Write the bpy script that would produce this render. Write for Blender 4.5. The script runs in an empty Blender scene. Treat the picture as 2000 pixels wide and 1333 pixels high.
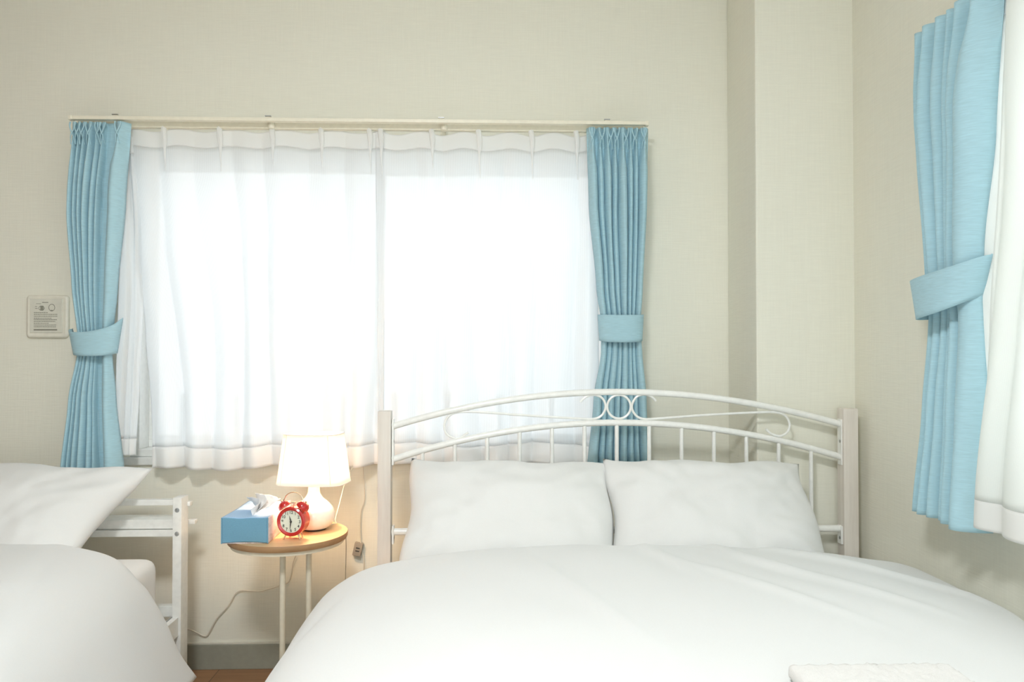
import bpy, bmesh, math, random
from mathutils import Vector, Matrix, noise
PI = math.pi
S = bpy.context.scene
COL = S.collection

# ------------------------------------------------------------------ camera
CAM = Vector((0.0, -2.65, 1.067)); YAW = math.radians(1.9); PITCH = math.radians(0.92); FPX = 1500.0
FWD = Vector((math.sin(YAW)*math.cos(PITCH), math.cos(YAW)*math.cos(PITCH), math.sin(PITCH)))
RGT = Vector((math.cos(YAW), -math.sin(YAW), 0)); UPV = RGT.cross(FWD)
cd = bpy.data.cameras.new('camera'); cam = bpy.data.objects.new('camera', cd); COL.objects.link(cam)
cd.sensor_width = 36; cd.lens = 36*FPX/2000; cd.clip_start = 0.02; cd.clip_end = 100
cam.matrix_world = Matrix(((RGT.x, UPV.x, -FWD.x, CAM.x), (RGT.y, UPV.y, -FWD.y, CAM.y), (RGT.z, UPV.z, -FWD.z, CAM.z), (0, 0, 0, 1)))
S.camera = cam

def at(px, py, Y):
    """point of the plane y=Y seen at a pixel of the 2000x1333 frame"""
    d = FWD*FPX + RGT*(px-1000) - UPV*(py-666.5)
    return CAM + d*((Y-CAM.y)/d.y)
def atX(px, py, X):
    d = FWD*FPX + RGT*(px-1000) - UPV*(py-666.5)
    return CAM + d*((X-CAM.x)/d.x)

# ------------------------------------------------------------------ world, lights, exposure
w = bpy.data.worlds.new('daylight'); S.world = w; w.use_nodes = True
bg = w.node_tree.nodes['Background']; bg.inputs[0].default_value = (0.90, 0.96, 1.0, 1); bg.inputs[1].default_value = 2.5
S.view_settings.view_transform = 'Standard'; S.view_settings.look = 'None'
S.view_settings.exposure = 0.28; S.view_settings.gamma = 1; S.view_settings.use_curve_mapping = False
S.cycles.use_denoising = True
S.cycles.max_bounces = 10; S.cycles.diffuse_bounces = 6; S.cycles.transparent_max_bounces = 16; S.cycles.transmission_bounces = 8
S.cycles.sample_clamp_indirect = 6

CEIL = (-0.40, -2.55, 2.395)       # unseen ceiling lamp above camera left, placed from the shadows, added for brightness
CEIL_POWER = 82.0
LAMP_STRENGTH = 165.0

# ------------------------------------------------------------------ materials
def new_mat(name):
    m = bpy.data.materials.new(name); m.use_nodes = True
    return m, m.node_tree, m.node_tree.nodes['Principled BSDF']
def tex_coord(nt, scale=(1, 1, 1)):
    tc = nt.nodes.new('ShaderNodeTexCoord'); mp = nt.nodes.new('ShaderNodeMapping')
    mp.inputs['Scale'].default_value = scale; nt.links.new(tc.outputs['Object'], mp.inputs[0]); return mp
def add_noise(nt, src, scale, detail=3, rough=.5):
    n = nt.nodes.new('ShaderNodeTexNoise'); n.inputs['Scale'].default_value = scale; n.inputs['Detail'].default_value = detail
    n.inputs['Roughness'].default_value = rough; nt.links.new(src.outputs[0], n.inputs['Vector']); return n
def add_bump(nt, bsdf, src, strength, dist):
    b = nt.nodes.new('ShaderNodeBump'); b.inputs['Strength'].default_value = strength; b.inputs['Distance'].default_value = dist
    nt.links.new(src, b.inputs['Height']); nt.links.new(b.outputs[0], bsdf.inputs['Normal']); return b
def ramp(nt, src, c0, c1, p0=0.0, p1=1.0):
    r = nt.nodes.new('ShaderNodeValToRGB'); r.color_ramp.elements[0].position = p0; r.color_ramp.elements[1].position = p1
    r.color_ramp.elements[0].color = (*c0, 1); r.color_ramp.elements[1].color = (*c1, 1); nt.links.new(src, r.inputs[0]); return r
def simple(name, col, rough=.5, metal=0, coat=0, nscale=60, nstr=.0, var=.04):
    m, nt, b = new_mat(name)
    b.inputs['Roughness'].default_value = rough; b.inputs['Metallic'].default_value = metal
    if coat: b.inputs['Coat Weight'].default_value = coat; b.inputs['Coat Roughness'].default_value = .08
    mp = tex_coord(nt); n = add_noise(nt, mp, nscale)
    r = ramp(nt, n.outputs[0], tuple(c*(1-var) for c in col), tuple(min(1, c*(1+var)) for c in col), .3, .7)
    nt.links.new(r.outputs[0], b.inputs['Base Color'])
    if nstr: add_bump(nt, b, n.outputs[0], nstr, .001)
    return m

def wallpaper(name, col):
    m, nt, b = new_mat(name); b.inputs['Roughness'].default_value = .85
    h = add_noise(nt, tex_coord(nt, (14, 14, 260)), 1.0, 3, .6)     # woven horizontal threads
    v = add_noise(nt, tex_coord(nt, (220, 220, 9)), 1.0, 2, .5)     # finer vertical ones
    mx = nt.nodes.new('ShaderNodeMix'); mx.inputs[0].default_value = .38
    nt.links.new(h.outputs[0], mx.inputs[2]); nt.links.new(v.outputs[0], mx.inputs[3])
    r = ramp(nt, mx.outputs[0], tuple(c*.965 for c in col), tuple(min(1, c*1.025) for c in col), .32, .68)
    nt.links.new(r.outputs[0], b.inputs['Base Color']); add_bump(nt, b, mx.outputs[0], .55, .0012)
    return m
M = {}
M['wall'] = wallpaper('cream_wallpaper', (.80, .795, .695))
M['wall_left'] = wallpaper('dark_brown_wallpaper', (.20, .13, .065))  # unseen left wall, coloured dark brown to dim and warm that side
M['ceiling'] = simple('ceiling_paper', (.86, .86, .84), .9, nscale=200, nstr=.2)
M['baseboard'] = simple('grey_green_vinyl', (.30, .305, .25), .5)
M['bead'] = simple('baseboard_lip', (.62, .60, .52), .5)
M['white_paint'] = simple('white_enamel', (.84, .85, .82), .32, coat=.3)
M['frame'] = simple('window_frame_white', (.74, .75, .72), .4)
M['cream_plastic'] = simple('cream_plastic', (.80, .77, .64), .4)
M['panel_plastic'] = simple('panel_plastic', (.78, .76, .66), .45)
M['label_plate'] = simple('label_plate', (.69, .685, .60), .5)
M['ink'] = simple('grey_ink', (.27, .27, .22), .8)
M['steel'] = simple('screw_steel', (.45, .47, .48), .3, 1.0)
M['chrome'] = simple('warm_chrome', (.75, .66, .52), .22, 1.0)
M['brass'] = simple('brass', (.80, .60, .28), .3, 1.0)
M['ceramic'] = simple('white_ceramic', (.88, .86, .81), .14, coat=.6)
M['red'] = simple('red_enamel', (.52, .018, .018), .22, coat=.7)
M['red_side'] = simple('red_orange_enamel', (.58, .055, .025), .26, coat=.6)
M['dial'] = simple('dial_paper', (.74, .78, .66), .6)
M['dark'] = simple('dark_print', (.05, .05, .045), .5)
M['dark_felt'] = simple('dark_base_felt', (.05, .045, .04), .8)
M['cable'] = simple('cable_white', (.72, .68, .58), .5)
M['switch_grey'] = simple('grey_plastic', (.33, .30, .25), .5)
M['table_metal'] = simple('cream_metal', (.70, .66, .53), .45)
M['tissue'] = simple('tissue_paper', (.90, .89, .88), .9, nscale=90, nstr=.3)
M['out_wall'] = simple('pale_render', (.62, .62, .60), .9)
M['out_ground'] = simple('concrete_ground', (.45, .45, .43), .9)
M['out_post'] = simple('green_grey_post', (.10, .12, .11), .7)
M['out_panel'] = simple('dark_fence_panel', (.16, .145, .12), .8)  # panel darkened to cut the light on the lower sheers

def cloth_mat(name, col, bumpscale=900, transl=0.0, bs=.25, var=.03, warp=(1, 1, 1), lowfreq=0):
    m, nt, b = new_mat(name); b.inputs['Roughness'].default_value = .9
    b.inputs['Sheen Weight'].default_value = .15; b.inputs['Specular IOR Level'].default_value = .2
    mp = tex_coord(nt, warp); n = add_noise(nt, mp, bumpscale, 2)
    r = ramp(nt, n.outputs[0], tuple(c*(1-var) for c in col), tuple(min(1, c*(1+var)) for c in col), .3, .7)
    nt.links.new(r.outputs[0], b.inputs['Base Color']); bm_ = add_bump(nt, b, n.outputs[0], bs, .0006)
    if lowfreq:
        n2 = add_noise(nt, tex_coord(nt, (1, .45, 1)), 7.5, 4, .55); b2 = nt.nodes.new('ShaderNodeBump')
        b2.inputs['Strength'].default_value = lowfreq; b2.inputs['Distance'].default_value = .02
        nt.links.new(n2.outputs[0], b2.inputs['Height']); nt.links.new(b2.outputs[0], bm_.inputs['Normal'])
    if transl:
        t = nt.nodes.new('ShaderNodeBsdfTranslucent'); nt.links.new(r.outputs[0], t.inputs[0])
        mx = nt.nodes.new('ShaderNodeMixShader'); mx.inputs[0].default_value = transl
        nt.links.new(b.outputs[0], mx.inputs[1]); nt.links.new(t.outputs[0], mx.inputs[2])
        nt.links.new(mx.outputs[0], nt.nodes['Material Output'].inputs[0])
    return m
M['bedding'] = cloth_mat('white_cotton', (.715, .73, .725), 1400, lowfreq=.10)
M['pillow'] = cloth_mat('white_pillowcase', (.735, .745, .735), 1400, lowfreq=.12)
M['sheet'] = cloth_mat('mattress_cotton', (.80, .80, .78), 1200)
M['towel'] = cloth_mat('terry', (.68, .675, .655), 450, bs=1.0)
M['blue'] = cloth_mat('light_blue_linen', (.42, .645, .73), 1.0, transl=.08, bs=.3, var=.07, warp=(35, 35, 650))
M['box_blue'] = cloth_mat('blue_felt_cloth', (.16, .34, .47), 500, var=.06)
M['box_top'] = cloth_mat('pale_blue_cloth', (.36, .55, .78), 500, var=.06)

def patterned_side():
    m, nt, b = new_mat('white_printed_cloth'); b.inputs['Roughness'].default_value = .9
    n = add_noise(nt, tex_coord(nt, (1, .35, 1)), 34, 4, .7)
    r = ramp(nt, n.outputs[0], (.60, .52, .52), (.86, .78, .79), .40, .55); nt.links.new(r.outputs[0], b.inputs['Base Color'])
    return m
M['box_side'] = patterned_side()

def sheer_mat(name, transp, stripes=True, tint=(.93, .95, .96)):
    m, nt, b = new_mat(name); out = nt.nodes['Material Output']
    b.inputs['Base Color'].default_value = (*tint, 1); b.inputs['Roughness'].default_value = .9
    t = nt.nodes.new('ShaderNodeBsdfTranslucent'); t.inputs[0].default_value = (*tint, 1)
    tr = nt.nodes.new('ShaderNodeBsdfTransparent')
    a = nt.nodes.new('ShaderNodeMixShader'); a.inputs[0].default_value = .48
    nt.links.new(b.outputs[0], a.inputs[1]); nt.links.new(t.outputs[0], a.inputs[2])
    c = nt.nodes.new('ShaderNodeMixShader'); nt.links.new(a.outputs[0], c.inputs[1]); nt.links.new(tr.outputs[0], c.inputs[2])
    if stripes:    # woven vertical ribs, from the cloth's own length coordinate
        uv = nt.nodes.new('ShaderNodeUVMap'); wv = nt.nodes.new('ShaderNodeTexWave'); wv.inputs['Scale'].default_value = 36
        wv.inputs['Distortion'].default_value = .6; wv.inputs['Detail'].default_value = 1
        nt.links.new(uv.outputs[0], wv.inputs['Vector'])
        mr = nt.nodes.new('ShaderNodeMapRange'); mr.inputs['To Min'].default_value = transp*.45; mr.inputs['To Max'].default_value = transp*1.35
        nt.links.new(wv.outputs[0], mr.inputs[0]); nt.links.new(mr.outputs[0], c.inputs[0])
    else: c.inputs[0].default_value = transp
    nt.links.new(c.outputs[0], out.inputs[0]); return m
M['sheer'] = sheer_mat('sheer_voile', .22)
M['sheer_header'] = sheer_mat('sheer_header_tape', .10, False, (.97, .98, .98))
M['sheer_hem'] = sheer_mat('sheer_hem_fold', .08, False, (.95, .95, .94))
M['sheer_dense'] = sheer_mat('sheer_dense', .10, True, (.95, .97, .95))

def glass_mat():
    m, nt, b = new_mat('window_glass'); out = nt.nodes['Material Output']
    tr = nt.nodes.new('ShaderNodeBsdfTransparent'); g = nt.nodes.new('ShaderNodeBsdfGlossy'); g.inputs['Roughness'].default_value = .02
    lw = nt.nodes.new('ShaderNodeFresnel'); lw.inputs[0].default_value = 1.3
    mx = nt.nodes.new('ShaderNodeMixShader'); nt.links.new(lw.outputs[0], mx.inputs[0])
    nt.links.new(tr.outputs[0], mx.inputs[1]); nt.links.new(g.outputs[0], mx.inputs[2]); nt.links.new(mx.outputs[0], out.inputs[0])
    return m
M['glass'] = glass_mat()

def wood_mat(name, c0, c1, scale, axis='x', rough=.45):
    m, nt, b = new_mat(name); b.inputs['Roughness'].default_value = rough
    sc = {'x': (1.2, 14, 14), 'y': (14, 1.2, 14), 'z': (16, 16, 1.2)}[axis]
    mp = tex_coord(nt, sc); n = add_noise(nt, mp, scale, 5, .6)
    r = ramp(nt, n.outputs[0], c0, c1, .3, .7); nt.links.new(r.outputs[0], b.inputs['Base Color'])
    add_bump(nt, b, n.outputs[0], .12, .001); return m
M['table_wood'] = wood_mat('ash_veneer', (.60, .40, .20), (.72, .52, .29), 3.0, 'x', .42)
M['table_edge'] = wood_mat('ash_edge', (.30, .17, .075), (.40, .24, .12), 3.0, 'x', .5)
M['post_wood'] = wood_mat('whitewashed_wood', (.66, .61, .55), (.76, .72, .66), 4.0, 'z', .5)

def floor_mat():
    m, nt, b = new_mat('oak_plank_floor'); b.inputs['Roughness'].default_value = .4
    br = nt.nodes.new('ShaderNodeTexBrick'); mp = tex_coord(nt, (1, 1, 1)); nt.links.new(mp.outputs[0], br.inputs['Vector'])
    br.inputs['Scale'].default_value = 1; br.inputs['Brick Width'].default_value = .9; br.inputs['Row Height'].default_value = .15
    br.inputs['Mortar Size'].default_value = .0018
    br.inputs['Color1'].default_value = (.34, .185, .095, 1); br.inputs['Color2'].default_value = (.27, .145, .075, 1); br.inputs['Mortar'].default_value = (.14, .075, .04, 1)
    n = add_noise(nt, tex_coord(nt, (2.5, 30, 10)), 1.6, 5, .6)
    r = ramp(nt, n.outputs[0], (.80, .78, .75), (1.12, 1.1, 1.05), .3, .7)
    mx = nt.nodes.new('ShaderNodeMix'); mx.data_type = 'RGBA'; mx.blend_type = 'MULTIPLY'; mx.inputs[0].default_value = 1
    nt.links.new(br.outputs[0], mx.inputs[6]); nt.links.new(r.outputs[0], mx.inputs[7]); nt.links.new(mx.outputs[2], b.inputs['Base Color'])
    return m
M['floor'] = floor_mat()

def shade_mat():
    m, nt, b = new_mat('lamp_shade_fabric'); out = nt.nodes['Material Output']
    b.inputs['Base Color'].default_value = (.88, .85, .78, 1); b.inputs['Roughness'].default_value = .9
    t = nt.nodes.new('ShaderNodeBsdfTranslucent'); t.inputs[0].default_value = (.95, .93, .88, 1)
    mx = nt.nodes.new('ShaderNodeMixShader'); mx.inputs[0].default_value = .42
    add_bump(nt, b, add_noise(nt, tex_coord(nt, (1, 1, 1)), 900).outputs[0], .2, .0005)
    nt.links.new(b.outputs[0], mx.inputs[1]); nt.links.new(t.outputs[0], mx.inputs[2]); nt.links.new(mx.outputs[0], out.inputs[0])
    return m
M['shade'] = shade_mat()
def emit_mat(name, col, s):
    m, nt, b = new_mat(name); e = nt.nodes.new('ShaderNodeEmission'); e.inputs[0].default_value = (*col, 1); e.inputs[1].default_value = s
    nt.links.new(e.outputs[0], nt.nodes['Material Output'].inputs[0]); return m
M['bulb'] = emit_mat('warm_bulb', (1.0, .64, .38), LAMP_STRENGTH)
M['ceiling_lamp'] = emit_mat('ceiling_diffuser', (.965, .985, 1.0), CEIL_POWER)

# ------------------------------------------------------------------ object helpers
def link(name, me, mat, parent=None, smooth=True):
    o = bpy.data.objects.new(name, me); COL.objects.link(o)
    if mat is not None:
        for mm in (mat if isinstance(mat, (list, tuple)) else [mat]): me.materials.append(mm)
    if smooth:
        for p in me.polygons: p.use_smooth = True
    if parent is not None: o.parent = parent
    return o
def obj(name, bm, mat, parent=None, smooth=True, sharp=True):
    me = bpy.data.meshes.new(name); bmesh.ops.recalc_face_normals(bm, faces=bm.faces[:]); bm.to_mesh(me); bm.free()
    o = link(name, me, mat, parent, smooth)
    if smooth and sharp:
        try: me.set_sharp_from_angle(angle=math.radians(38))
        except Exception: pass
    return o
def thing(name, label, cat, loc=(0, 0, 0), rz=0, group=None):
    o = bpy.data.objects.new(name, None); COL.objects.link(o); o.empty_display_size = .05
    o.location = loc; o.rotation_euler = (0, 0, rz); return tag(o, label, cat, group)
def tag(o, label, cat, group=None):
    o['label'] = label; o['category'] = cat
    if group: o['group'] = group
    return o
def structure(o, label=None):
    o['kind'] = 'structure'
    if label: o['label'] = label
    return o
def B(): return bmesh.new()
def merge(bm, other):
    me = bpy.data.meshes.new('tmp'); other.to_mesh(me); other.free(); bm.from_mesh(me); bpy.data.meshes.remove(me)
def box(bm, lo, hi, bev=0, seg=2):
    t = bmesh.new(); bmesh.ops.create_cube(t, size=1)
    for v in t.verts:
        v.co = Vector([(lo[i]+hi[i])/2 + v.co[i]*(hi[i]-lo[i]) for i in range(3)])
    if bev: bmesh.ops.bevel(t, geom=t.edges[:], offset=bev, segments=seg, affect='EDGES', profile=.6)
    merge(bm, t); return bm
def tube(bm, pts, r, seg=12, closed=False, cap=True, rfun=None):
    pts = [Vector(p) for p in pts]; n = len(pts); rings = []
    nrm = None
    for i, p in enumerate(pts):
        a = pts[(i-1) % n] if (closed or i > 0) else p; b = pts[(i+1) % n] if (closed or i < n-1) else p
        t = (b-a).normalized()
        if nrm is None:
            ref = Vector((0, 0, 1)) if abs(t.z) < .9 else Vector((1, 0, 0)); nrm = (ref - t*ref.dot(t)).normalized()
        else:
            nrm = (nrm - t*nrm.dot(t)).normalized()
        bi = t.cross(nrm); rr = rfun(i/(n-1)) if rfun else r
        rings.append([bm.verts.new(p + (nrm*math.cos(k*2*PI/seg) + bi*math.sin(k*2*PI/seg))*rr) for k in range(seg)])
    m = n if closed else n-1
    for i in range(m):
        A, Bq = rings[i], rings[(i+1) % n]
        for k in range(seg): bm.faces.new((A[k], A[(k+1) % seg], Bq[(k+1) % seg], Bq[k]))
    if cap and not closed:
        bm.faces.new(rings[0][::-1]); bm.faces.new(rings[-1])
    return bm
def smooth_path(ctrl, n=12):
    ctrl = [Vector(c) for c in ctrl]; P = [ctrl[0]*2-ctrl[1]] + ctrl + [ctrl[-1]*2-ctrl[-2]]; out = []
    for i in range(1, len(P)-2):
        a, b, c, d = P[i-1], P[i], P[i+1], P[i+2]
        for k in range(n):
            t = k/n; out.append(.5*((2*b) + (c-a)*t + (2*a-5*b+4*c-d)*t*t + (3*b-a-3*c+d)*t**3))
    out.append(ctrl[-1]); return out
def lathe(bm, prof, seg=48, center=(0, 0, 0), axis='z', caps=True):
    c = Vector(center); rings = []
    for r, z in prof:
        ring = []
        for k in range(seg):
            a = 2*PI*k/seg
            v = Vector((r*math.cos(a), r*math.sin(a), z)) if axis == 'z' else (Vector((r*math.cos(a), z, r*math.sin(a))) if axis == 'y' else Vector((z, r*math.cos(a), r*math.sin(a))))
            ring.append(bm.verts.new(c+v))
        rings.append(ring)
    for i in range(len(rings)-1):
        for k in range(seg): bm.faces.new((rings[i][k], rings[i][(k+1) % seg], rings[i+1][(k+1) % seg], rings[i+1][k]))
    if caps: bm.faces.new(rings[0][::-1]); bm.faces.new(rings[-1])
    return bm
def grid(bm, nu, nv, f, uvscale=None, closed_u=False):
    V = [[bm.verts.new(f(i/nu, j/nv)) for i in range(nu+1)] for j in range(nv+1)]
    lay = bm.loops.layers.uv.new('UVMap') if uvscale else None
    for j in range(nv):
        for i in range(nu):
            fc = bm.faces.new((V[j][i], V[j][i+1], V[j+1][i+1], V[j+1][i]))
            if lay:
                for lp, (a, b) in zip(fc.loops, ((i, j), (i+1, j), (i+1, j+1), (i, j+1))):
                    lp[lay].uv = (a/nu*uvscale[0], b/nv*uvscale[1])
    return V
def solidify(o, th, off=-1):
    m = o.modifiers.new('thick', 'SOLIDIFY'); m.thickness = th; m.offset = off; return o
def lerp(a, b, t): return a+(b-a)*t
def sstep(a, b, x):
    t = max(0, min(1, (x-a)/(b-a))); return t*t*(3-2*t)
def keys(ks, v):
    """piecewise smooth interpolation of [(v, value), ...]"""
    if v <= ks[0][0]: return ks[0][1]
    for (a, x), (b, y) in zip(ks, ks[1:]):
        if v <= b: return lerp(x, y, sstep(a, b, v)*.5 + (v-a)/(b-a)*.5)
    return ks[-1][1]

# ------------------------------------------------------------------ room shell
XR = 1.153; XL = -2.15; YF = -3.9; ZC = 2.42; PX0 = .842; PY = -.28
# window 1 in the back wall
W1L = at(258, 300, 0).x; W1R = at(1190, 300, 0).x; W1T = at(600, 296, 0).z; W1B = at(300, 893, 0).z
# window 2 in the right wall
W2Y1 = -.97; W2Y0 = -2.75; W2B = .78; W2T = 1.79
bm = B()
box(bm, (XL-.15, 0, -.02), (W1L, .16, ZC)); box(bm, (W1R, 0, -.02), (XR+.15, .16, ZC))
box(bm, (W1L, 0, -.02), (W1R, .16, W1B)); box(bm, (W1L, 0, W1T), (W1R, .16, ZC))
box(bm, (PX0, PY, -.02), (XR+.01, .0, ZC), bev=.006)
structure(obj('wall_back', bm, M['wall'], smooth=False))
bm = B()
box(bm, (XR, W2Y1, -.02), (XR+.15, .16, ZC)); box(bm, (XR, YF, -.02), (XR+.15, W2Y0, ZC))
box(bm, (XR, W2Y0, -.02), (XR+.15, W2Y1, W2B)); box(bm, (XR, W2Y0, W2T), (XR+.15, W2Y1, ZC))
structure(obj('wall_right', bm, M['wall'], smooth=False))
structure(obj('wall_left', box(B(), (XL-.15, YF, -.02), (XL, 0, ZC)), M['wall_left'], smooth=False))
D0, D1, DT = -.2, 1.1, 2.1       # opening behind the camera for an added door that lets in fill light
bm = B(); box(bm, (XL-.15, YF-.15, -.02), (D0, YF, ZC)); box(bm, (D1, YF-.15, -.02), (XR+.15, YF, ZC)); box(bm, (D0, YF-.15, DT), (D1, YF, ZC)); box(bm, (D0, YF-.15, -.02), (D1, YF, .08))
structure(obj('wall_front', bm, M['wall'], smooth=False))
structure(obj('floor', box(B(), (XL-.15, YF-.15, -.1), (XR+.15, .16, 0)), M['floor'], smooth=False))
structure(obj('ceiling', box(B(), (XL-.15, YF-.15, ZC), (XR+.15, .16, ZC+.1)), M['ceiling'], smooth=False))
bb = structure(obj('baseboard_back', box(B(), (XL, -.012, 0), (PX0, .002, .083), .002), M['baseboard'], smooth=False))
obj('lip', box(B(), (XL, -.009, .083), (PX0, .002, .088), .001), M['bead'], bb, smooth=False)
structure(obj('baseboard_right', box(B(), (XR-.012, YF, 0), (XR+.002, PY, .083), .002), M['baseboard'], smooth=False))

def window(name, ax, a0, a1, z0, z1, d0, mid, sill=True):
    """sliding window filling a wall opening; ax 'x': along x, depth +y; ax 'y': along y, depth +x"""
    def bx(bm, a, b, c, d, e, f, bev=.002):   # along a..b, depth c..d, z e..f
        return box(bm, (a, c, e), (b, d, f), bev) if ax == 'x' else box(bm, (c, a, e), (d, b, f), bev)
    root = bpy.data.objects.new(name, None); COL.objects.link(root); structure(root)
    t = .036; fr = B()
    bx(fr, a0, a1, d0+.001, d0+.159, z0, z0+t*.7); bx(fr, a0, a1, d0+.001, d0+.159, z1-t, z1)
    bx(fr, a0, a0+t*.85, d0+.002, d0+.158, z0+t*.7, z1-t); bx(fr, a1-t*.85, a1, d0+.002, d0+.158, z0+t*.7, z1-t)
    obj('window_frame', fr, M['frame'], root, smooth=False)
    for k, (p, q, dd) in enumerate(((a0+t*.85, mid+.018, d0+.075), (mid-.018, a1-t*.85, d0+.105))):
        sb = B(); s = .022
        bx(sb, p, q, dd, dd+.026, z0+t*.7, z0+t*.7+s*1.2); bx(sb, p, q, dd, dd+.026, z1-t-s*.8, z1-t)
        bx(sb, p, p+s, dd+.001, dd+.025, z0+t*.7+s*1.2, z1-t-s*.8); bx(sb, q-s, q, dd+.001, dd+.025, z0+t*.7+s*1.2, z1-t-s*.8)
        so = obj('sash', sb, M['frame'], root, smooth=False)
        obj('pane', bx(B(), p+s, q-s, dd+.011, dd+.015, z0+t*.7+s*1.2, z1-t-s*.8, 0), M['glass'], so, smooth=False)
    return root
w1 = window('window_1', 'x', W1L, W1R, W1B, W1T, 0.0, at(742, 500, 0.09).x)
w2 = window('window_2', 'y', W2Y0, W2Y1, W2B, W2T, XR, (W2Y0+W2Y1)/2)
w3 = window('fill_door_1', 'x', D0, D1, .08, DT, YF-.159, (D0+D1)/2)  # unseen glazed door, added for frontal daylight on the walls
# casings
p0 = at(238, 905, -.012)
cs = B(); box(cs, (W1L-.03, -.014, W1B-.026), (W1R+.03, .004, W1B), .002)
structure(obj('trim_1', cs, M['frame'], smooth=False))
cs = B()
box(cs, (XR-.014, W2Y1-.0, W2B-.05), (XR+.003, W2Y1+.05, W2T+.05), .002); box(cs, (XR-.014, W2Y0-.05, W2B-.05), (XR+.003, W2Y0, W2T+.05), .002)
box(cs, (XR-.014, W2Y0, W2T), (XR+.003, W2Y1, W2T+.05), .002); box(cs, (XR-.014, W2Y0, W2B-.05), (XR+.003, W2Y1, W2B), .002)
structure(obj('trim_2', cs, M['frame'], smooth=False))

# outside, seen faintly through the sheers
structure(obj('ground_outside', box(B(), (-8, .16, -.3), (8, 7, -.25)), M['out_ground'], smooth=False))
fence = thing('garden_fence', 'darkened fence with dark capped posts seen faintly through the sheer curtains', 'fence', (0, 1.25, -.25))
pz = at(568, 850, 1.25).z + .25
obj('fence_panel', box(B(), (-3.2, -.01, 0), (3.2, .01, pz)), M['out_panel'], fence, smooth=False)
q0 = at(465, 780, 1.25); q1 = at(568, 780, 1.25); step = q1.x-q0.x
for k in range(-3, 9):
    x = q0.x + k*step
    b = B(); box(b, (x-.012, -.035, 0), (x+.012, -.01, q0.z+.25-.02), .003); lathe(b, [(.001, .03), (.016, .022), (.022, .0), (.016, -.02), (.001, -.03)], 12, (x, -.022, q0.z+.25+.004), caps=False)
    obj('post', b, M['out_post'], fence, sharp=True)

# ------------------------------------------------------------------ draped fabric
def fold_fn(n, seed, p_head, amp, warp=.22, cuts=None, ams=None):
    rnd = random.Random(seed); ph = [rnd.uniform(0, 2*PI) for _ in range(4)]; am = [rnd.uniform(.6, 1.25) for _ in range(n+2)]
    if cuts:
        def g(u, v):
            u2 = min(1, max(0, u + .012*math.sin(2*PI*(u*1.3+v*.9)+ph[0])*math.sin(PI*u)*min(1, v*4)))
            k = 0
            while k < len(cuts)-2 and u2 > cuts[k+1]: k += 1
            q = (u2-cuts[k])/(cuts[k+1]-cuts[k])
            return abs(math.sin(PI*q)), ams[k]
        return g
    def f(u, v):
        q = u*n + warp*math.sin(2*PI*u*1.3+ph[0])*.5 + warp*.5*math.sin(2*PI*u*2.7+ph[1]) - warp*.5*math.sin(ph[0]) - warp*.5*math.sin(ph[1])
        q += .12*math.sin(2*PI*(u*1.7+v*.8)+ph[2])*min(1, v*3)
        k = int(math.floor(q)); s = abs(math.sin(PI*q)); a = am[max(0, min(n+1, k))]
        return s, lerp(1, a, .6)
    return f
def drape(parent, name, mp, L, R, z0, z1, d0, n, amp, mat, seed=1, nu=None, nv=70, zb=None, pleat=True, uvw=1.6, pbody=.5, zskew=None, thick=.0012, vr=(0, 1), db=None, cuts=None, ams=None):
    """hanging cloth: mp(s, d, z) maps along-wall s, off-wall d and height to the world"""
    f = fold_fn(n, seed, 3, amp, cuts=cuts, ams=ams); nu = nu or n*16; bm = B()
    def pt(u, vv):
        v = lerp(vr[0], vr[1], vv)
        s = lerp(L(v), R(v), u); h, am = f(u, v)
        if pleat:
            pw = keys([(0, .9), (.025, 1.6), (.042, 5.5), (.065, 2.2), (.12, pbody), (1, pbody)], v)
            A = amp(v)*keys([(0, .85), (.042, .9), (.12, 1), (1, 1)], v)
        else: pw = pbody; A = amp(v)
        d = d0 + (db(v) if db else 0) + A*am*(h**pw)
        wob = noise.noise(Vector((u*6, v*3, seed*3.1)))*.004*min(1, v*4)
        zz = lerp(z0, zb(u) if zb else z1, v)
        if zskew: zz += zskew(u)*(1-v)**6
        return mp(s + wob, d + wob, zz)
    grid(bm, nu, nv, pt, uvscale=(uvw, 1.2))
    o = obj(name, bm, mat, parent, sharp=False); solidify(o, thick, 0); return o
def tieband(parent, mp, c, half, d0, dep, zt, zbm, mat, name='tieback', th=.003):
    """band of cloth around a gathered drape; zt/zbm give top and bottom height for u 0..1"""
    bm = B()
    def pt(u, v):
        a = PI*(-.04+1.08*u); s = c - half(v)*math.cos(a)
        return mp(s, d0 + dep*max(-.15, math.sin(a))**.7 if math.sin(a) > 0 else d0-.006, lerp(zt(u), zbm(u), v))
    grid(bm, 40, 8, pt, uvscale=(1, 1)); o = obj(name, bm, mat, parent, sharp=False); solidify(o, th, 0); return o
MB_ = lambda s, d, z: Vector((s, -d, z))            # on the back wall
MR_ = lambda s, d, z: Vector((XR-d, s, z))          # on the right wall (s is y)

def xs(px, py, d): return at(px, py, -d).x
def zs(px, py, d): return at(px, py, -d).z
GB = 'light blue tied back curtains'
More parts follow.
